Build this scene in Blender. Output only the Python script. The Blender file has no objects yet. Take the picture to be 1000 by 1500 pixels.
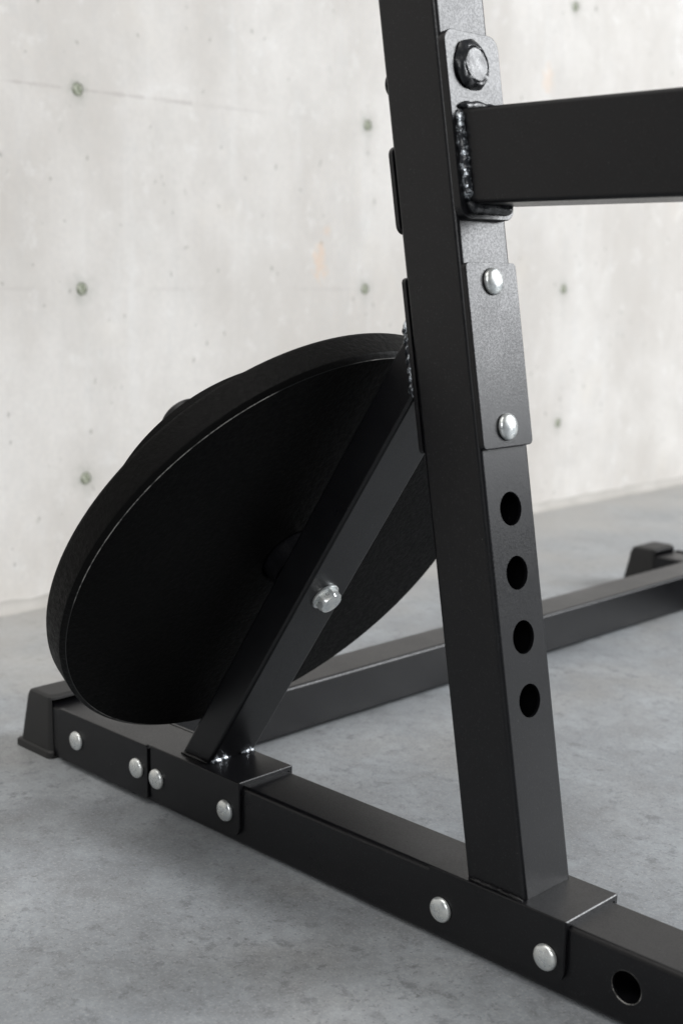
import bpy, bmesh, math, random
from mathutils import Vector, Matrix, noise
S = 0.01                      # everything below is written in centimetres
V = Vector
scn = bpy.context.scene
col = scn.collection
random.seed(4)

# ------------------------------------------------------------------ materials
def new_mat(name):
    m = bpy.data.materials.new(name); m.use_nodes = True
    nt = m.node_tree; b = nt.nodes['Principled BSDF']
    return m, nt, b
class G:
    """tiny node helper"""
    def __init__(s, nt): s.nt = nt; s.tc = nt.nodes.new('ShaderNodeTexCoord')
    def link(s, a, b): s.nt.links.new(a, b)
    def put(s, sock, v):
        if v is None: return
        if isinstance(v, bpy.types.NodeSocket): s.link(v, sock)
        else: sock.default_value = v
    def mapping(s, src=None, scale=(1,1,1), loc=(0,0,0), rot=(0,0,0)):
        n = s.nt.nodes.new('ShaderNodeMapping'); s.link(src or s.tc.outputs['Object'], n.inputs[0])
        n.inputs['Scale'].default_value = scale; n.inputs['Location'].default_value = loc; n.inputs['Rotation'].default_value = rot
        return n.outputs[0]
    def noise(s, vec, scale, detail=4, rough=.5, dist=0.):
        n = s.nt.nodes.new('ShaderNodeTexNoise'); s.link(vec, n.inputs['Vector'])
        n.inputs['Scale'].default_value = scale; n.inputs['Detail'].default_value = detail
        n.inputs['Roughness'].default_value = rough; n.inputs['Distortion'].default_value = dist
        return n.outputs['Fac']
    def voronoi(s, vec, scale, rnd=1., out='Distance', feat='F1'):
        n = s.nt.nodes.new('ShaderNodeTexVoronoi'); n.feature = feat; s.link(vec, n.inputs['Vector'])
        n.inputs['Scale'].default_value = scale; n.inputs['Randomness'].default_value = rnd
        return n.outputs[out]
    def ramp(s, v, a, b, lo=0., hi=1., smooth=True):
        n = s.nt.nodes.new('ShaderNodeMapRange'); n.interpolation_type = 'SMOOTHSTEP' if smooth else 'LINEAR'
        s.put(n.inputs[0], v); n.inputs[1].default_value = a; n.inputs[2].default_value = b
        n.inputs[3].default_value = lo; n.inputs[4].default_value = hi
        return n.outputs[0]
    def math(s, op, a, b=None, c=None):
        n = s.nt.nodes.new('ShaderNodeMath'); n.operation = op
        s.put(n.inputs[0], a); s.put(n.inputs[1], b); s.put(n.inputs[2], c)
        return n.outputs[0]
    def vmath(s, op, a, b=None, c=None):
        n = s.nt.nodes.new('ShaderNodeVectorMath'); n.operation = op
        s.put(n.inputs[0], a); s.put(n.inputs[1], b); s.put(n.inputs[2], c)
        return n.outputs['Value' if op in ('LENGTH', 'DISTANCE', 'DOT_PRODUCT') else 'Vector']
    def mix(s, f, a, b, mode='MIX'):
        n = s.nt.nodes.new('ShaderNodeMix'); n.data_type = 'RGBA'; n.blend_type = mode
        s.put(n.inputs[0], f); s.put(n.inputs[6], a); s.put(n.inputs[7], b)
        return n.outputs[2]
    def sep(s, v):
        n = s.nt.nodes.new('ShaderNodeSeparateXYZ'); s.link(v, n.inputs[0]); return n.outputs
    def comb(s, x, y, z):
        n = s.nt.nodes.new('ShaderNodeCombineXYZ')
        for i, q in enumerate((x, y, z)): s.put(n.inputs[i], q)
        return n.outputs[0]
    def bump(s, h, strength, dist, nrm=None):
        n = s.nt.nodes.new('ShaderNodeBump'); n.inputs['Strength'].default_value = strength
        n.inputs['Distance'].default_value = dist; s.link(h, n.inputs['Height'])
        if nrm: s.link(nrm, n.inputs['Normal'])
        return n.outputs[0]
def c4(r, g=None, b=None):
    return (r, r if g is None else g, r if b is None else b, 1.)

def powder(name, base, rough, bumps=.35, fleck=.35, scale=900.):
    m, nt, b = new_mat(name); g = G(nt); o = g.tc.outputs['Object']
    n1 = g.noise(o, scale, 2, .6); n2 = g.noise(o, 40., 4, .6)
    fl = g.ramp(g.noise(g.mapping(loc=(3, 1, 7)), scale*1.3, 1, .5), .62, .74)
    c = g.mix(g.ramp(n2, .3, .7), c4(*[x*.88 for x in base]), c4(*[x*1.1 for x in base]))
    c = g.mix(g.math('MULTIPLY', fl, fleck), c, c4(*[x*3+.012 for x in base]))
    # a few dust specks and rubbed spots
    du = g.math('MULTIPLY', g.ramp(g.noise(g.mapping(loc=(8, 2, 4)), 330., 2, .5), .74, .80, 0, .22), g.ramp(g.noise(g.mapping(loc=(2, 9, 4)), 9., 3, .6), .45, .6))
    c = g.mix(du, c, c4(.30, .29, .28))
    g.link(c, b.inputs['Base Color']); b.inputs['Specular IOR Level'].default_value = .40
    r = g.math('ADD', g.ramp(g.noise(g.mapping(loc=(1, 5, 2)), 14., 6, .7), .3, .7, rough-.02, rough+.035), g.ramp(n1, .35, .65, -.05, .05))
    g.link(r, b.inputs['Roughness'])
    g.link(g.bump(n1, bumps, .0002), b.inputs['Normal'])
    return m
M = {}
M['paint'] = powder('black_powder_coat', (.0034, .0034, .0043), .34, .22, .8, 800.)
M['weld'], nt, b = new_mat('painted_weld'); g = G(nt)
b.inputs['Base Color'].default_value = c4(.014, .015, .017)
g.link(g.ramp(g.noise(g.tc.outputs['Object'], 160., 3, .6), .3, .7, .24, .40), b.inputs['Roughness'])
g.link(g.bump(g.noise(g.tc.outputs['Object'], 420., 3, .6), .5, .0006), b.inputs['Normal'])
M['weld_glint'], nt, b = new_mat('glinting_weld'); g = G(nt); o = g.tc.outputs['Object']
mk = g.ramp(g.noise(o, 260., 3, .65), .51, .60)  # silver highlights of the glossy weld beads, put into colour and metallic
g.link(g.mix(mk, c4(.02, .022, .026), c4(.62, .66, .70)), b.inputs['Base Color']); g.link(g.math('MULTIPLY', mk, .75), b.inputs['Metallic'])
b.inputs['Roughness'].default_value = .28
g.link(g.bump(g.noise(o, 420., 3, .6), .5, .0006), b.inputs['Normal'])
M['iron'], nt, b = new_mat('cast_iron_enamel'); g = G(nt); o = g.tc.outputs['Object']
n1 = g.noise(o, 260., 4, .65); n2 = g.noise(o, 1400., 2, .6)
b.inputs['Base Color'].default_value = c4(.0022, .0021, .0020)
g.link(g.ramp(n1, .3, .7, .46, .62), b.inputs['Roughness'])
b.inputs['Specular IOR Level'].default_value = .10
g.link(g.bump(n2, .4, .0003, g.bump(n1, .7, .0009)), b.inputs['Normal'])
M['edge'], nt, b = new_mat('chipped_enamel_edge'); g = G(nt); o = g.tc.outputs['Object']
wn = g.math('MULTIPLY', g.ramp(g.noise(o, 9., 3, .6), .44, .56), g.ramp(g.noise(o, 160., 4, .7), .38, .56, .15, 1.))
g.link(g.mix(wn, c4(.004), c4(.34, .33, .31)), b.inputs['Base Color']); b.inputs['Roughness'].default_value = .5
M['rubber'], nt, b = new_mat('black_rubber'); g = G(nt)
g.link(g.mix(g.noise(g.tc.outputs['Object'], 60., 4, .6), c4(.012), c4(.022, .021, .02)), b.inputs['Base Color'])
b.inputs['Roughness'].default_value = .58
g.link(g.bump(g.noise(g.tc.outputs['Object'], 500., 3, .6), .4, .0003), b.inputs['Normal'])
M['zinc'], nt, b = new_mat('zinc_plating'); g = G(nt); o = g.tc.outputs['Object']
b.inputs['Metallic'].default_value = .72
g.link(g.mix(g.ramp(g.noise(o, 170., 3, .6), .35, .65), c4(.66, .69, .69), c4(.80, .81, .78)), b.inputs['Base Color'])
g.link(g.ramp(g.noise(o, 300., 3, .6), .3, .7, .26, .36), b.inputs['Roughness'])
g.link(g.bump(g.noise(o, 120., 2, .5), .12, .0007), b.inputs['Normal'])

# wall: pale fair-faced concrete.  Object origin sits at the wall foot, so Object coords are metres.
TIE_Y, TIE_Z, TDY, TDZ = .3700, .1615, .5325, .2510
def wall_mat():
    m, nt, b = new_mat('pale_concrete'); g = G(nt); o = g.tc.outputs['Object']
    x, y, z = g.sep(o)[:3]
    big = g.noise(g.mapping(scale=(1, 1, .7)), 3.2, 6, .62)
    mid = g.noise(g.mapping(loc=(4, 2, 0)), 14., 6, .65)
    streak = g.noise(g.mapping(scale=(1, 26, 1.6)), 1., 5, .6, .2)
    fine = g.noise(o, 130., 5, .7)
    c = g.mix(g.ramp(big, .32, .68), c4(.575, .540, .498), c4(.735, .706, .668))
    c = g.mix(g.ramp(mid, .50, .75, 0, .35), c, c4(.58, .57, .55))
    c = g.mix(g.ramp(streak, .52, .74, 0, .2), c, c4(.85, .85, .84))
    c = g.mix(g.ramp(streak, .26, .46, .2, 0), c, c4(.55, .545, .53))
    c = g.mix(g.ramp(fine, .3, .7, 0, .16), c, c4(.42))
    c = g.mix(g.ramp(g.noise(g.mapping(loc=(2, 7, 3)), 7.5, 8, .7), .42, .66, 0, .5), c, c4(.57, .542, .505))
    c = g.mix(g.ramp(g.noise(g.mapping(loc=(6, 1, 8)), 26., 6, .7), .54, .70, 0, .4), c, c4(.80, .785, .76))
    # faint cool patches / warm patches
    w = g.noise(g.mapping(loc=(9, 3, 5)), 6., 3, .5)
    c = g.mix(g.ramp(w, .6, .75, 0, .2), c, c4(.72, .66, .57))
    # horizontal formwork joints on the tie rows, broken up
    zr = g.math('SUBTRACT', z, TIE_Z)
    dz = g.math('ABSOLUTE', g.math('SUBTRACT', zr, g.math('MULTIPLY', g.math('ROUND', g.math('DIVIDE', zr, TDZ)), TDZ)))
    wob = g.math('ADD', dz, g.ramp(g.noise(g.mapping(scale=(1, 30, 4)), 1., 3), .3, .7, -.002, .002))
    j = g.math('MULTIPLY', g.ramp(wob, .0012, .0032, 1, 0), g.ramp(g.noise(g.mapping(scale=(1, 5, 3), loc=(0, 3.3, 1)), 1., 4), .47, .64, 0, .16))
    j2 = g.math('MULTIPLY', g.ramp(wob, .0008, .0026, .34, 0), g.math('MULTIPLY', g.math('LESS_THAN', y, .555), g.math('GREATER_THAN', z, .6)))
    c = g.mix(g.math('MAXIMUM', j, g.math('MULTIPLY', j2, g.ramp(mid, .35, .5, .3, 1.))), c, c4(.36, .32, .30))
    # tie-hole halos
    yr = g.math('SUBTRACT', y, TIE_Y)
    dy = g.math('SUBTRACT', yr, g.math('MULTIPLY', g.math('ROUND', g.math('DIVIDE', yr, TDY)), TDY))
    dzz = g.math('SUBTRACT', zr, g.math('MULTIPLY', g.math('ROUND', g.math('DIVIDE', zr, TDZ)), TDZ))
    hn = g.noise(o, 70., 4, .7)
    dd = g.math('SQRT', g.math('ADD', g.math('MULTIPLY', dy, dy), g.math('MULTIPLY', dzz, dzz)))
    dd = g.math('ADD', dd, g.ramp(hn, .3, .7, -.006, .006))
    c = g.mix(g.ramp(dd, .002, .03, .34, 0), c, c4(.38, .38, .34))
    c = g.mix(g.math('MULTIPLY', g.ramp(dd, .002, .014, .5, 0), g.ramp(fine, .35, .6, .4, 1.)), c, c4(.24, .26, .2))
    drip = g.math('MULTIPLY', g.ramp(g.math('ABSOLUTE', dy), .002, .012, 1, 0), g.ramp(dzz, -.09, -.01, 0, .12))
    drip = g.math('MULTIPLY', drip, g.ramp(dzz, .0, .01, 1, 0))
    c = g.mix(drip, c, c4(.40, .39, .36))
    # blow holes: several sizes
    wv = g.vmath('ADD', o, g.vmath('MULTIPLY', g.comb(hn, g.noise(g.mapping(loc=(2, 2, 2)), 70., 3), hn), (.012, .012, .02)))
    hole = None
    for sc, r0, gate, amt in ((9., .035, .60, .75), (22., .06, .56, .6), (46., .10, .60, .5)):
        d = g.voronoi(g.vmath('MULTIPLY', wv, (0, 1, .8)), sc)
        cc = g.sep(g.voronoi(g.vmath('MULTIPLY', wv, (0, 1, .8)), sc, out='Color'))[0]
        k = g.math('MULTIPLY', g.ramp(d, r0*.4, r0*1.5, 1, 0), g.ramp(cc, gate, gate+.3, 0, amt))
        hole = k if hole is None else g.math('MAXIMUM', hole, k)
    c = g.mix(hole, c, c4(.24, .235, .20))
    # elongated smudges
    sm = g.noise(g.mapping(scale=(1, 34, 13), loc=(0, .7, 2.2)), 1., 3, .55)
    c = g.mix(g.ramp(sm, .70, .80, 0, .35), c, c4(.40, .40, .37))
    # rust bloom
    for (ry, rz, ra, rb, am) in ((.802, .452, .016, .034, .38), (.815, .50, .010, .010, .22), (1.36, .78, .02, .03, .25)):
        e = g.math('SQRT', g.math('ADD', g.math('POWER', g.math('DIVIDE', g.math('SUBTRACT', y, ry), ra), 2.),
                                   g.math('POWER', g.math('DIVIDE', g.math('SUBTRACT', z, rz), rb), 2.)))
        e = g.math('ADD', e, g.ramp(hn, .3, .7, -.45, .45))
        c = g.mix(g.ramp(e, .3, 1.1, am, 0), c, c4(.78, .52, .33))
    g.link(c, b.inputs['Base Color'])
    b.inputs['Roughness'].default_value = .72; b.inputs['Specular IOR Level'].default_value = .3
    h = g.math('SUBTRACT', g.math('MULTIPLY', mid, .4), hole)
    g.link(g.bump(h, .5, .0012, g.bump(fine, .3, .0006)), b.inputs['Normal'])
    return m
M['wall'] = wall_mat()
def floor_mat():
    m, nt, b = new_mat('grey_floor_concrete'); g = G(nt); o = g.tc.outputs['Object']
    big = g.noise(o, 2.6, 5, .6, .3); mid = g.noise(g.mapping(loc=(5, 1, 0)), 11., 7, .68, .4)
    fine = g.noise(o, 90., 6, .75); blot = g.noise(g.mapping(scale=(1, 1, 1), loc=(1, 8, 0)), 48., 8, .70)
    c = g.mix(g.ramp(big, .35, .65), c4(.245, .262, .280), c4(.325, .338, .348))
    c = g.mix(g.ramp(mid, .42, .66, 0, .65), c, c4(.40, .425, .445))
    c = g.mix(g.ramp(mid, .28, .48, .65, 0), c, c4(.19, .197, .205))
    c = g.mix(g.ramp(g.noise(g.mapping(loc=(3, 6, 0)), 4.2, 4, .55), .54, .68, 0, .35), c, c4(.31, .295, .27))
    # dark blotches in clusters
    k = g.math('MULTIPLY', g.ramp(blot, .53, .66, 0, .58), g.ramp(mid, .36, .56, .35, 1.))
    c = g.mix(k, c, c4(.115, .120, .125))
    k2 = g.math('MULTIPLY', g.ramp(g.noise(g.mapping(loc=(7, 0, 0)), 95., 5, .72), .57, .68, 0, .6), g.ramp(big, .3, .6, .2, 1.))
    c = g.mix(k2, c, c4(.10, .105, .11))
    c = g.mix(g.ramp(g.noise(g.mapping(loc=(0, 7, 0)), 60., 4, .7), .62, .75, 0, .4), c, c4(.42, .43, .44))
    c = g.mix(g.ramp(fine, .35, .65, 0, .30), c, c4(.16))
    c = g.mix(g.ramp(g.noise(o, 420., 3, .7), .5, .66, 0, .34), c, c4(.50))
    c = g.mix(g.ramp(g.noise(g.mapping(loc=(4, 4, 0)), 260., 3, .7), .58, .68, 0, .5), c, c4(.12))
    # warm light bounced off the wall, painted into the floor colour near it
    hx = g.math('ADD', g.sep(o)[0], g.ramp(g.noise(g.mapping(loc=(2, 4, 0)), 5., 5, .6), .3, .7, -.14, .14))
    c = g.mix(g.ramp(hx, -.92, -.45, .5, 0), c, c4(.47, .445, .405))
    # hairline scratches
    for rot, loc in ((.5, (0, 0, 0)), (-.7, (3, 1, 0)), (1.6, (8, 2, 0))):
        sc = g.noise(g.mapping(scale=(3., 210., 1), rot=(0, 0, rot), loc=loc), 1., 2, .5, .15)
        ms = g.ramp(g.noise(g.mapping(loc=(loc[0]+4, loc[1], 0)), 7., 2), .52, .62)
        c = g.mix(g.math('MULTIPLY', g.ramp(sc, .735, .77, 0, .28), ms), c, c4(.45, .45, .45))
    g.link(c, b.inputs['Base Color'])
    g.link(g.ramp(mid, .3, .7, .40, .60), b.inputs['Roughness']); b.inputs['Specular IOR Level'].default_value = .4
    g.link(g.bump(fine, .25, .0005, g.bump(mid, .25, .002)), b.inputs['Normal'])
    return m
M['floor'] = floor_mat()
def plug_mat():
    m, nt, b = new_mat('mossy_mortar_plug'); g = G(nt); o = g.tc.outputs['Object']
    n = g.noise(o, 140., 4, .7)
    g.link(g.mix(g.ramp(n, .35, .65), c4(.16, .18, .12), c4(.50, .51, .42)), b.inputs['Base Color'])
    b.inputs['Roughness'].default_value = .9
    g.link(g.bump(n, .8, .003), b.inputs['Normal'])
    return m
M['plug'] = plug_mat()

# ------------------------------------------------------------------ object helpers
def link(name, bm, mat, parent=None, loc=None, sharp=32, world=True):
    """bm holds world centimetres; the mesh gets its origin at loc (default: bounds centre)"""
    bmesh.ops.recalc_face_normals(bm, faces=bm.faces)
    if loc is None:
        lo = V([min(v.co[i] for v in bm.verts) for i in range(3)]); hi = V([max(v.co[i] for v in bm.verts) for i in range(3)])
        loc = (lo+hi)/2
    loc = V(loc)
    for v in bm.verts: v.co = (v.co-loc)*S
    me = bpy.data.meshes.new(name); bm.to_mesh(me); bm.free()
    me.materials.append(mat)
    for p in me.polygons: p.use_smooth = True
    me.set_sharp_from_angle(angle=math.radians(sharp))
    o = bpy.data.objects.new(name, me); col.objects.link(o)
    setpar(o, parent, loc); wnorm(o)
    return o
def wnorm(o):
    md = o.modifiers.new('weighted_normal', 'WEIGHTED_NORMAL'); md.mode = 'FACE_AREA'; md.weight = 100; md.keep_sharp = True
def wloc(o):
    l = V((0, 0, 0))
    while o: l = l+o.location; o = o.parent
    return l
def setpar(o, parent, loc):
    if parent: o.parent = parent; o.location = loc*S-wloc(parent)
    else: o.location = loc*S
def empty(name, loc, label, cat, group=None):
    o = bpy.data.objects.new(name, None); col.objects.link(o); o.location = V(loc)*S
    o.empty_display_size = .05
    o['label'] = label; o['category'] = cat
    if group: o['group'] = group
    return o

def rrect(hx, hy, r, n=5):
    pts = []
    for cx, cy, a0 in ((hx-r, hy-r, 0), (-hx+r, hy-r, 90), (-hx+r, -hy+r, 180), (hx-r, -hy+r, 270)):
        for i in range(n+1):
            a = math.radians(a0+90*i/n); pts.append((cx+r*math.cos(a), cy+r*math.sin(a)))
    return pts
def tube_bm(C, ax, u, v, hu, hv, r, wall, cut0, cut1):
    """hollow rounded tube; C on the axis, cut0/cut1 = (point, normal) end planes"""
    C, ax, u, v = V(C), V(ax).normalized(), V(u).normalized(), V(v).normalized()
    bm = bmesh.new(); rings = []
    def hit(p, cut):
        q, n = V(cut[0]), V(cut[1]); return p+ax*((q-p).dot(n)/ax.dot(n))
    for (a, b, rr) in ((hu, hv, r), (hu-wall, hv-wall, max(r-wall, .1))):
        prof = [C+u*x+v*y for x, y in rrect(a, b, rr)]
        for cut in (cut0, cut1): rings.append([bm.verts.new(hit(p, cut)) for p in prof])
    o0, o1, i0, i1 = rings; n = len(o0)
    for i in range(n):
        j = (i+1) % n
        bm.faces.new((o0[i], o0[j], o1[j], o1[i])); bm.faces.new((i0[j], i0[i], i1[i], i1[j]))
        bm.faces.new((o0[j], o0[i], i0[i], i0[j])); bm.faces.new((o1[i], o1[j], i1[j], i1[i]))
    return bm
def cut_holes(o, cyls):
    """boolean cylinders (world cm: centre, axis, radius, half length) then bake"""
    bm = bmesh.new()
    for c, ax, r, hl in cyls:
        mt = Matrix.Translation(V(c)*S) @ V(ax).to_track_quat('Z', 'Y').to_matrix().to_4x4()
        bmesh.ops.create_cone(bm, cap_ends=True, segments=48, radius1=r*S, radius2=r*S, depth=2*hl*S, matrix=mt)
    w = wloc(o)
    for v in bm.verts: v.co -= w
    me = bpy.data.meshes.new('cutter'); bm.to_mesh(me); bm.free()
    k = bpy.data.objects.new('cutter', me); col.objects.link(k); k.location = w
    o.modifiers.clear()
    md = o.modifiers.new('b', 'BOOLEAN'); md.object = k; md.operation = 'DIFFERENCE'; md.solver = 'EXACT'
    bpy.context.view_layer.update()
    dg = bpy.context.evaluated_depsgraph_get()
    nm = bpy.data.meshes.new_from_object(o.evaluated_get(dg)); nm.name = o.name
    o.modifiers.clear(); o.data = nm
    for p in nm.polygons: p.use_smooth = True
    nm.set_sharp_from_angle(angle=math.radians(32)); wnorm(o)
    bpy.data.objects.remove(k)
def plate_bm(O, u, v, n, u0, u1, v0, v1, th, r, bev=.07):
    """flat plate with rounded corners in the u/v plane, thickness along n"""
    O, u, v, n = V(O), V(u), V(v), V(n)
    bm = bmesh.new(); cx, cy = (u0+u1)/2, (v0+v1)/2
    rings = []
    for t, d in ((0, 0), (th-bev, 0), (th-bev*.3, bev*.3), (th, bev)):
        rings.append([bm.verts.new(O+u*(cx+x)+v*(cy+y)+n*t) for x, y in rrect((u1-u0)/2-d, (v1-v0)/2-d, max(r-d, .05), 6)])
    for a, b in zip(rings, rings[1:]):
        for i in range(len(a)):
            j = (i+1) % len(a); bm.faces.new((a[i], a[j], b[j], b[i]))
    bm.faces.new(rings[0][::-1]); bm.faces.new(rings[-1])
    return bm
def lathe(bm, C, n, prof, seg=64, wob=None, close=True):
    C, n = V(C), V(n).normalized(); q = n.to_track_quat('Z', 'Y').to_matrix()
    e1, e2 = q @ V((1, 0, 0)), q @ V((0, 1, 0)); rings = []
    for k, (r, t) in enumerate(prof):
        if r == 0: rings.append([bm.verts.new(C+n*t)]); continue
        ring = []
        for i in range(seg):
            a = 2*math.pi*i/seg; rr, tt = (r, t) if wob is None else wob(k, a, r, t)
            ring.append(bm.verts.new(C+n*tt+(e1*math.cos(a)+e2*math.sin(a))*rr))
        rings.append(ring)
    for a, b in zip(rings, rings[1:]):
        for i in range(seg):
            j = (i+1) % seg
            if len(a) == 1: bm.faces.new((a[0], b[i], b[j]))
            elif len(b) == 1: bm.faces.new((a[i], a[j], b[0]))
            else: bm.faces.new((a[i], a[j], b[j], b[i]))
    return bm
def bead_bm(pts, r, seed=0, ripple=.28, seg=12, step=.12, pitch=.42, lump=.35):
    """weld bead: rippled tube along a polyline"""
    pts = [V(p) for p in pts]; path = []
    for a, b in zip(pts, pts[1:]):
        L = (b-a).length; k = max(2, int(L/step))
        path += [(a.lerp(b, i/k), (b-a).normalized()) for i in range(k)]
    path.append((pts[-1], (pts[-1]-pts[-2]).normalized()))
    bm = bmesh.new(); rings = []; N = len(path)
    for i, (c, t) in enumerate(path):
        t = (path[min(i+2, N-1)][0]-path[max(i-2, 0)][0]).normalized()
        a = t.cross(V((.13, .21, 1)) if abs(t.z) < .9 else V((.1, 1, .2))).normalized(); b = t.cross(a)
        s = i*step; end = min(1, .35+min(i, N-1-i)*.22)
        ring = []
        for k in range(seg):
            an = 2*math.pi*k/seg
            rp = abs(math.sin((s+.18*math.cos(an))*math.pi/pitch+seed))
            rr = r*end*(1-ripple*.5+ripple*rp+lump*noise.noise(V((s*1.5+seed*7, math.cos(an)*.8, math.sin(an)*.8))))
            ring.append(bm.verts.new(c+(a*math.cos(an)+b*math.sin(an))*rr))
        rings.append(ring)
    for A, B in zip(rings, rings[1:]):
        for k in range(seg):
            j = (k+1) % seg; bm.faces.new((A[k], A[j], B[j], B[k]))
    bm.faces.new(rings[0][::-1]); bm.faces.new(rings[-1])
    return bm

# ------------------------------------------------------------------ dimensions (fitted to the photograph)
FZ = -.20                                  # floor level
H = 4.82                                   # base beam top
A = math.radians(9.731); TA = math.tan(A)
XA = 4.604; WX = 4.748                     # upright's horizontal slice at z=H
UAX = V((-math.sin(A), 0, math.cos(A))); UN = V((math.cos(A), 0, math.sin(A))); YY = V((0, 1, 0))
UO = V((XA, 0, H)); UW = WX*math.cos(A)    # origin on rear face; face depth
def up(s, u, y): return UO+UAX*s+UN*u+YY*y
def s_of(x, z, u): return (V((x, 0, z))-UO).dot(UAX)
BA = math.radians(55.83); BD = V((math.cos(BA), 0, math.sin(BA))); BN = V((-math.sin(BA), 0, math.cos(BA)))
BX = -22.515; BW = 2.892; BY0, BY1 = .58, 5.40
B0 = V((BX, 0, H+.3))                      # foot of the brace's lower face

rack = empty('squat_rack', (0, 2.5, FZ), 'black powder-coated steel squat rack standing on the grey concrete floor', 'squat rack')

# carriage bolt head, shared
bm = bmesh.new()
R = .86; prof = [(R*.93, 0), (R, .05), (R*.995, .12)]
for i in range(1, 9):
    a = math.pi/2*i/9; prof.append((R*.99*math.cos(a)**.9, .12+.34*math.sin(a)))
prof.append((0, .455)); lathe(bm, (0, 0, 0), (0, 0, 1), prof, 48)
for v in bm.verts: v.co *= S
BOLT = bpy.data.meshes.new('bolt_head'); bmesh.ops.recalc_face_normals(bm, faces=bm.faces); bm.to_mesh(bm and BOLT); bm.free()
BOLT.materials.append(M['zinc'])
for p in BOLT.polygons: p.use_smooth = True
BOLT.set_sharp_from_angle(angle=math.radians(50))
def bolt(parent, loc, n, mesh=None, name='bolt_head'):
    o = bpy.data.objects.new(name, mesh or BOLT); col.objects.link(o)
    o.rotation_mode = 'QUATERNION'
    q = V(n).to_track_quat('Z', 'Y'); o.rotation_quaternion = q @ V((0, 0, 1)).rotation_difference(V((0, 0, 1)))
    spin = random.uniform(0, 6.28); o.rotation_quaternion = q @ Matrix.Rotation(spin, 3, 'Z').to_quaternion()
    setpar(o, parent, V(loc))
    return o

# ---- base beams and crossbar
def base_beam(y0, holes=True):
    bm = tube_bm((0, y0+2.47, H/2), (1, 0, 0), (0, 1, 0), (0, 0, 1), 2.47, H/2, .36, .25, ((-47.0, 0, 0), (1, 0, 0)), ((75, 0, 0), (1, 0, 0)))
    o = link('base_beam', bm, M['paint'], rack)
    if holes: cut_holes(o, [((16.95, y0+2.4, 2.56), (0, 1, 0), 1.02, 6), ((27.5, y0+2.4, 2.56), (0, 1, 0), 1.02, 6)])
    if holes:
        bm = bmesh.new(); lathe(bm, (16.95, y0, 2.56), (0, -1, 0), [(1.0, -.04), (1.0, .012), (1.055, .012), (1.065, -.01)], 48)
        link('hole_rim', bm, M['edge'], o)
    return o
beam1 = base_beam(0); beam2 = base_beam(98.7)
bm = tube_bm((-35.93, 50, 2.39), (0, 1, 0), (1, 0, 0), (0, 0, 1), 2.48, 2.38, .36, .25, ((0, 5.32, 0), (0, 1, 0)), ((0, 98.32, 0), (0, 1, 0)))
link('crossbar', bm, M['paint'], rack)

# ---- rubber feet (hollow, tapered, open towards the beam)
def foot(dy, beam, dx=0.):
    bm = bmesh.new()
    def ring(x0, x1, y0, y1, z, r=.45):
        return [bm.verts.new(V(((x0+x1)/2+a+dx, (y0+y1)/2+b+dy, z))) for a, b in rrect((x1-x0)/2, (y1-y0)/2, r, 4)]
    rs = [ring(-49.7, -43.85, -.55, 5.5, FZ, .5), ring(-49.7, -43.85, -.55, 5.5, .36, .5), ring(-49.5, -43.95, -.45, 5.4, .50, .5),
          ring(-49.15, -43.95, -.34, 5.30, .53, .5), ring(-48.05, -43.95, -.26, 5.22, 5.0, .5), ring(-47.85, -44.0, -.18, 5.12, 5.5, .55), ring(-47.3, -44.25, .1, 4.85, 5.72, .5)]
    for a, b in zip(rs, rs[1:]):
        for i in range(len(a)):
            j = (i+1) % len(a); bm.faces.new((a[i], a[j], b[j], b[i]))
    bm.faces.new(rs[0][::-1]); bm.faces.new(rs[-1])
    o = link('rubber_foot', bm, M['rubber'], beam)
    # cavity
    c = bmesh.new(); bmesh.ops.create_cube(c, size=1.)
    for v in c.verts: v.co = V((-45.2+dx+v.co.x*5.0, 2.47+dy+v.co.y*5.02, 2.66+v.co.z*5.3))*S - wloc(o)
    me = bpy.data.meshes.new('c'); c.to_mesh(me); c.free()
    k = bpy.data.objects.new('c', me); col.objects.link(k); k.location = wloc(o)
    o.modifiers.clear()
    md = o.modifiers.new('b', 'BOOLEAN'); md.object = k; md.solver = 'EXACT'
    bpy.context.view_layer.update()
    nm = bpy.data.meshes.new_from_object(o.evaluated_get(bpy.context.evaluated_depsgraph_get())); nm.name = 'rubber_foot'
    o.modifiers.clear(); o.data = nm; bpy.data.objects.remove(k)
    for p in nm.polygons: p.use_smooth = True
    nm.set_sharp_from_angle(angle=math.radians(40)); wnorm(o)
foot(0, beam1); foot(98.7, beam2, 1.2)

# ---- crossbar end plates (flat, one each side of the beam)
X1, Z1, NY = V((1, 0, 0)), V((0, 0, 1)), V((0, -1, 0))
for y0, sgn in ((0, 1), (98.7, -1)):
    outer = y0 if sgn == 1 else y0+4.94; inner = y0+4.94 if sgn == 1 else y0
    o = link('end_plate', plate_bm((0, outer, 0), X1, Z1, NY*sgn, -42.7, -29.42, .30, 5.02, .32, .35), M['paint'], rack)
    for x in (-39.72, -30.82): bolt(o, (x, outer-.32*sgn, 2.72), NY*sgn)
    link('end_plate', plate_bm((0, inner, 0), X1, Z1, -NY*sgn, -42.7, -29.42, .30, 4.76, .32, .35), M['paint'], rack)

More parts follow.
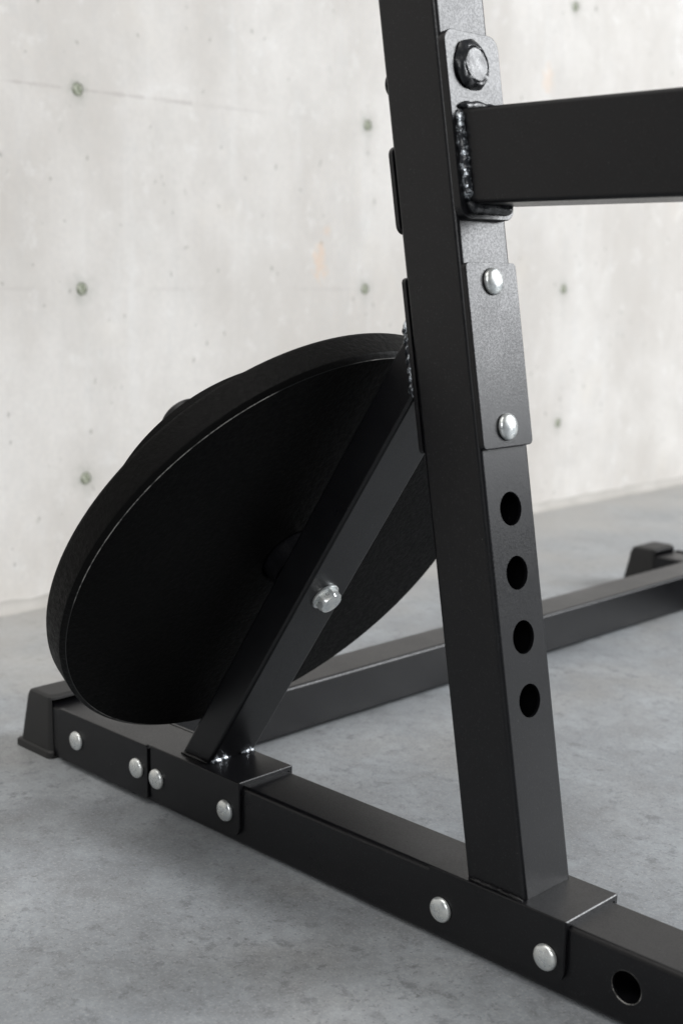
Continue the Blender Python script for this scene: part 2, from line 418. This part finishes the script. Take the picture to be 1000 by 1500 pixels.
# ---- saddle brackets over the beam: folded plate (inverted U)
def saddle(x0, x1, bolts, zlow):
    t = .36
    r = .10
    yo0, yo1, zo = -.34, 5.28, H+t
    outer = [(yo0, zlow)]+[(yo0+r-r*math.cos(math.radians(a)), zo-r+r*math.sin(math.radians(a))) for a in range(0, 91, 15)]
    outer += [(yo1-r+r*math.sin(math.radians(a)), zo-r+r*math.cos(math.radians(a))) for a in range(0, 91, 15)]+[(yo1, zlow)]
    inner = [(yo1-t, zlow), (yo1-t, zo-t-.002), (yo0+t, zo-t-.002), (yo0+t, zlow)]
    # sides with rounded lower corners: strips in x; build as grid in x with the corner trimmed
    bm = bmesh.new()
    xs = [0, .06, .2, .45, .8]; xs = [x0+q for q in xs]+[x1-q for q in xs[::-1]]
    def low(x):
        d = min(x-x0, x1-x); rr = .8
        return zlow+(rr-math.sqrt(max(rr*rr-(rr-d)**2, 0)) if d < rr else 0)
    cols = []
    for x in xs:
        e = .08 if x in (x0, x1) else 0          # eased sheared edge of the folded plate
        m = len(outer)
        cols.append([bm.verts.new((x, y+(e if k < m and y < 1 else -e if k < m and y > 4 else 0), (max(z, low(x)) if z == zlow else z)-(e*.8 if k < m and z > zo-.05 else 0)))
                     for k, (y, z) in enumerate(outer+inner)])
    n = len(cols[0])
    for a, b in zip(cols, cols[1:]):
        for i in range(n):
            j = (i+1) % n; bm.faces.new((a[i], a[j], b[j], b[i]))
    for c in (cols[0], cols[-1]):
        m = len(outer)
        # end caps as quads between outer and inner outline
        oi = c[:m]; ii = c[m:]
        bm.faces.new((oi[0], oi[1], ii[2], ii[3])); bm.faces.new(oi[1:m//2+0]+[ii[2]]) if m//2 > 2 else None
        bm.faces.new((oi[m//2-1], oi[m//2], ii[1], ii[2])); bm.faces.new(oi[m//2:m-1]+[ii[1]]); bm.faces.new((oi[m-2], oi[m-1], ii[0], ii[1]))
    o = link('saddle_bracket', bm, M['paint'], rack, sharp=28)
    for x, z in bolts: bolt(o, (x, -.34, z), NY)
    for x, z in bolts: bolt(o, (x, 5.28, z), -NY)
    return o
sad1 = saddle(-28.95, -17.72, [(-28.05, 2.55), (-19.3, 2.52)], .70)
sad2 = saddle(1.62, 12.72, [(2.83, 2.42), (11.36, 2.42)], 1.05)

# ---- the leaning upright with its row of holes
bm = tube_bm(up(0, UW/2, 2.54), UAX, UN, YY, UW/2, 2.46, .34, .25, ((0, 0, H+.366), (0, 0, 1)), (up(130, 0, 0), UAX))
upright = link('upright', bm, M['paint'], rack)
hs = [s_of(x, z, 0) for x, z in ((5.14, 29.4), (5.83, 25.38), (6.52, 21.32), (7.21, 17.29))]
cut_holes(upright, [(up(s, UW, 2.56), UN, 1.08, 1.5) for s in hs])
link('weld_bead', bead_bm([(XA+.3, .03, H+.40), (XA+WX-.2, .03, H+.38)], .16, 2, .1), M['paint'], upright)

# ---- plates on the upright
def uplate(face, z_lo, z_hi, y0, y1, th, r, name='joint_plate'):
    """plate on the front (+) or rear (-) face between two world heights measured on that face"""
    u = UW if face > 0 else 0
    s0 = (z_lo-(UO+UN*u).z)/UAX.z; s1 = (z_hi-(UO+UN*u).z)/UAX.z
    return link(name, plate_bm(up(0, u+.002*face, 0), UAX, YY, UN*face, s0, s1, y0, y1, th, r), M['paint'], rack), s0, s1
pl, s0, s1 = uplate(1, 33.22, 44.58, .08, 5.04, .36, .35)
for x, z in ((3.12, 43.49), (4.66, 34.55)): bolt(pl, up(s_of(x, z, 0), UW+.36, 2.52), UN)
rp, r0, r1 = uplate(-1, 32.5, 43.65, .10, 5.0, .36, .35)
for x, z in ((3.12, 43.49), (4.66, 34.55)): bolt(rp, up(s_of(x, z, 0), -.36, 2.52), -UN)
uplate(-1, 46.35, 51.85, .10, 5.0, .36, .6)
top, t0, t1 = uplate(1, 47.15, 58.45, .02, 5.2, .52, .85, 'mounting_plate')

# round bar end welded through the mounting plate
def wob(k, a, r, t):
    n1 = noise.noise(V((math.cos(a)*1.3, math.sin(a)*1.3, k*.35)))
    if k in (0,): return r*(1+.10*n1), t
    if k < 6:  return r*(1+.15*n1+.03*noise.noise(V((a*3, k, 2)))), t*(1+.28*noise.noise(V((math.cos(a)*2.2, math.sin(a)*2.2, 3+k*.3))))
    return r*(1+.09*n1+.012*math.cos(6*a+.6)), t
bm = bmesh.new()
lathe(bm, up(s_of(1.1, 56.5, 0), UW+.52, 2.35), UN, [(1.52, 0), (1.50, .12), (1.42, .27), (1.28, .38), (1.18, .42), (1.10, .38), (1.06, .36), (1.02, .43), (.95, .47), (.5, .48), (0, .48)], 72, wob)
link('welded_stud', bm, M['weld'], top, sharp=50)
bm = bmesh.new()
lathe(bm, up(s_of(-3.9, 55.6, 0), 0, 1.1), -UN, [(.9, 0), (.9, .1), (.7, .3), (0, .36)], 32)
link('stud_end', bm, M['weld'], upright)

# ---- upper beam running towards the camera side
ZT, ZB, UY0, UY1 = 53.82, 48.14, .76, 5.80
face = up(0, UW+.52, 0)
bm = tube_bm((20, (UY0+UY1)/2, (ZT+ZB)/2), X1, YY, Z1, (UY1-UY0)/2, (ZT-ZB)/2, .30, .25, (face, UN), ((75, 0, 0), (1, 0, 0)))
ub = link('upper_beam', bm, M['paint'], rack)
def onface(z, y, o=.0): 
    s = (z-(UO+UN*(UW+.52+o)).z)/UAX.z; return up(s, UW+.52+o, y)
link('weld_bead', bead_bm([onface(ZT-.1, UY0-.12, .08), onface(ZT-1.6, UY0-.16, .1), onface(ZB+2, UY0-.12, .1), onface(ZB+.2, UY0-.1, .1)], .32, 1, .14, pitch=.5, lump=.35), M['weld_glint'], ub, sharp=60)
link('weld_bead', bead_bm([onface(ZT+.14, UY0-.05, .1), onface(ZT+.24, UY0+1.2, .12), onface(ZT+.15, UY0+2.6, .12), onface(ZT+.1, UY1-.6, .1)], .28, 5, .12, pitch=.7, lump=.5), M['weld'], ub, sharp=60)
link('weld_bead', bead_bm([onface(ZB+.1, UY0-.15, .1), onface(ZB-.2, UY0+.2, .14), onface(ZB-.22, UY0+2, .15), onface(ZB-.2, UY1-1.0, .12)], .38, 9, .08, pitch=.9, lump=.35), M['weld'], ub, sharp=60)

# ---- diagonal brace with the plate peg
mid = B0+BN*(BW/2)+YY*((BY0+BY1)/2)
bm = tube_bm(mid, BD, BN, YY, BW/2, (BY1-BY0)/2, .30, .25, ((0, 0, H+.366), Z1), (up(0, -.365, 0), UN))
brace = link('brace', bm, M['paint'], rack)
def zpt(x, y, dz=0): return V((x, y, H+.36+dz))
xl = BX-BW/math.sin(BA)
link('weld_bead', bead_bm([zpt(BX+.16, BY0+.1, .1), zpt(BX+.16, BY0+2.1, .1)], .26, 3, .12), M['weld_glint'], brace, sharp=60)
link('weld_bead', bead_bm([zpt(BX+.16, BY1-1.5, .1), zpt(BX+.16, BY1-.1, .1)], .26, 4, .12), M['weld_glint'], brace, sharp=60)
link('weld_bead', bead_bm([zpt(xl+.1, BY0-.06, .06), zpt(BX, BY0-.06, .06)], .13, 6, .15), M['paint'], brace, sharp=60)
# upper end weld against the rear joint plate
def brace_at_plate(off):                    # point on the brace (off from lower face) at the plate plane
    p = B0+BN*off; q = up(0, -.40, 0); return p+BD*((q-p).dot(UN)/BD.dot(UN))
a_, b_ = brace_at_plate(BW+.25), brace_at_plate(-.3)
a_ = a_-UN*.12; b_ = b_-UN*.12
a_.y = b_.y = BY0-.16
link('weld_bead', bead_bm([a_, b_], .30, 8, .45, step=.1, pitch=.62), M['weld_glint'], brace, sharp=60)
# bolt through the brace
bp = V((-12.08, (BY0+BY1)/2+.12, 20.48)); bp = bp-BN*((bp-B0).dot(BN))
bm = bmesh.new()
lathe(bm, bp, -BN, [(0, .0), (1.12, .0), (1.15, .05), (1.15, .15), (1.1, .2), (0, .2)], 40)
w = link('washer', bm, M['zinc'], brace)
bm = bmesh.new()
def hexw(k, a, r, t):
    aa = (a+.35) % (math.pi/3)-math.pi/6
    rr = r/math.cos(aa) if k in (1, 2) else r
    return rr, t
lathe(bm, bp, -BN, [(.85, .2), (.86, .2), (.86, .72), (.85, .90), (0, .93)], 48, hexw)
link('bolt_head', bm, M['zinc'], brace, sharp=25)
# peg
DN = V((-.8304, .0335, .5562)).normalized()
C1 = V((-15.66, 3.08, 22.90))              # centre of the big plate's near face
PC = C1-BN*1.42
bm = bmesh.new(); lathe(bm, PC, (DN+BN*.0).normalized(), [(0, 0), (2.35, .0), (2.1, 17.8), (1.95, 18.0), (0, 18.1)], 56)
link('plate_peg', bm, M['paint'], brace)

# ------------------------------------------------------------------ weight plates hung on the peg
def disc(C, n, R, t, bore, label, profile, worn=0):
    root_loc = V(C)
    bm = bmesh.new(); lathe(bm, C, n, profile(R, t, bore), 160)
    # close bore: join last ring with first
    vs = list(bm.verts); a, b = vs[:160], vs[-160:]
    for i in range(160):
        j = (i+1) % 160; bm.faces.new((b[i], b[j], a[j], a[i]))
    bm.faces.ensure_lookup_table()
    if worn: 
        for f in bm.faces[worn*160:(worn+1)*160]: f.material_index = 1
    o = link('weight_plate', bm, M['iron'], None, loc=C, sharp=26)
    if worn: o.data.materials.append(M['edge'])
    o['label'] = label; o['category'] = 'weight plate'; o['group'] = 'weight plates hung on the rack peg'
    return o
def prof_big(R, t, b):
    return [(b, .15), (b+.15, 0), (R-.38, 0.0), (R-.33, .025), (R-.08, .22), (R-.01, .32), (R, .44), (R, t-.5), (R-.12, t-.2), (R-.4, t-.03), (R-.7, t),
            (R-2.0, t), (R-2.4, t-.5), (6.2, t-.6), (5.6, t), (b+.2, t), (b, t-.15)]
disc(C1, DN, 18.82, 2.75, 2.5, 'large thick round black cast iron plate leaning behind the diagonal brace', prof_big, 2)
def prof_small(R, t, b):
    return [(b, .1), (b+.1, 0), (R-.3, 0), (R-.08, .1), (R, .3), (R, t-.2), (R-.06, t-.06), (R-.2, t), (R-1.3, t), (R-1.6, t-.3), (b+1.6, t-.35), (b+1.3, t), (b+.1, t), (b, t-.1)]
disc(C1+DN*2.95, DN, 11.15, 6.1, 2.5, 'smaller black iron plate behind the large one, only a sliver of its upper rim showing', prof_small)

# ------------------------------------------------------------------ setting
WX_ = -92.8
bm = bmesh.new(); bmesh.ops.create_cube(bm, size=1.)
for v in bm.verts: v.co = V((WX_-10+v.co.x*20, 60+v.co.y*900, 148+v.co.z*300))
wall = link('concrete_wall', bm, M['wall'], None, loc=(WX_, 0, 0))
ties = [(TIE_Y*100+i*TDY*100, TIE_Z*100+j*TDZ*100) for i in range(-3, 6) for j in range(0, 6)]
cut_holes(wall, [((WX_, y, z), (1, 0, 0), .85, .9) for y, z in ties])
wall['label'] = 'pale fair-faced concrete wall with rows of green-stained tie holes behind the rack'; wall['category'] = 'wall'
wall['kind'] = 'structure'
pm = None
for i, (y, z) in enumerate(ties):
    if pm is None:
        bm = bmesh.new()
        lathe(bm, (0, 0, 0), (1, 0, 0), [(0, .40), (.3, .41), (.55, .42), (.74, .36), (.86, .2)], 28,
              lambda k, a, r, t: (r*(1+(.15*noise.noise(V((math.cos(a)*2, math.sin(a)*2, k))) if k < 4 else 0)), t))
        for v in bm.verts: v.co *= S
        pm = bpy.data.meshes.new('tie_hole_plug'); bmesh.ops.recalc_face_normals(bm, faces=bm.faces); bm.to_mesh(pm); bm.free(); pm.materials.append(M['plug'])
        for p in pm.polygons: p.use_smooth = True
    o = bpy.data.objects.new('tie_hole_plug', pm); col.objects.link(o); o.parent = wall
    setpar(o, wall, V((WX_-.45, y, z)))
bm = bmesh.new(); rows = []
for i in range(0, 241):
    y = -200+i*3; rr = 1.5+.6*noise.noise(V((y*.05, 0, 3)))+.5*noise.noise(V((y*.3, 0, 9)))
    rows.append([bm.verts.new((WX_+rr-rr*math.sin(t), y, FZ+rr-rr*math.cos(t))) for t in [math.pi/2*k/8 for k in range(9)]])
for a, b in zip(rows, rows[1:]):
    for k in range(8): bm.faces.new((a[k], a[k+1], b[k+1], b[k]))
for f in bm.faces: pass
M['fillet'], nt, b = new_mat('mortar_fillet'); g = G(nt)
g.link(g.mix(g.ramp(g.noise(g.tc.outputs['Object'], 7., 5, .6), .35, .65), c4(.42, .40, .37), c4(.50, .478, .445)), b.inputs['Base Color']); b.inputs['Roughness'].default_value = .85
link('mortar_fillet', bm, M['fillet'], wall, loc=(WX_, 0, 0), sharp=80)
bm = bmesh.new()
vs = [bm.verts.new(q) for q in ((WX_-12, -400, FZ), (500, -400, FZ), (500, 520, FZ), (WX_-12, 520, FZ))]; bm.faces.new(vs)
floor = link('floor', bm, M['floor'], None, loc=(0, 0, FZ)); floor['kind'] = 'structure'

# ------------------------------------------------------------------ light
w = bpy.data.worlds.new('World'); scn.world = w; w.use_nodes = True
bg = w.node_tree.nodes['Background']; bg.inputs[0].default_value = (.80, .88, 1., 1); bg.inputs[1].default_value = .07
def area(name, loc, target, sx, sy, power, color, spread=180):
    l = bpy.data.lights.new(name, 'AREA'); l.shape = 'RECTANGLE'; l.size = sx*S; l.size_y = sy*S; l.energy = power; l.color = color
    l.spread = math.radians(spread)
    o = bpy.data.objects.new(name, l); col.objects.link(o); o.location = V(loc)*S
    d = V(target)-V(loc); o.rotation_euler = d.to_track_quat('-Z', 'Y').to_euler()
    return o
area('window_light', (276, 392, 240), (-10, 20, 45), 195, 285, 325, (.955, .975, 1.))
area('overhead_fill', (-25, -120, 330), (-35, -30, 0), 300, 240, 62, (1., .985, .96))  # unseen overhead fill, added to brighten the floor beside the beam
area('front_light', (215, -290, 210), (-20, 10, 20), 150, 150, 50, (.98, .99, 1.))

# ------------------------------------------------------------------ camera
cam = bpy.data.cameras.new('Camera'); co = bpy.data.objects.new('Camera', cam); col.objects.link(co)
fw = V((-.6950, .6964, -.1789)); r = V((.7060, .7081, .0135)); u = V((-.1361, .1169, .9838))
Mx = Matrix((r, u, -fw)).transposed().to_4x4(); co.matrix_world = Matrix.Translation(V((55.629, -63.104, 43.973))*S) @ Mx
cam.sensor_fit = 'VERTICAL'; cam.sensor_height = 36; cam.sensor_width = 24; cam.lens = 36*1939.16/1500
cam.clip_start = .01; cam.clip_end = 100
cam.dof.use_dof = True; cam.dof.focus_distance = .93; cam.dof.aperture_fstop = 8
scn.camera = co
scn.view_settings.view_transform = 'Standard'; scn.view_settings.look = 'None'
scn.view_settings.exposure = 0; scn.view_settings.gamma = 1; scn.view_settings.use_curve_mapping = False
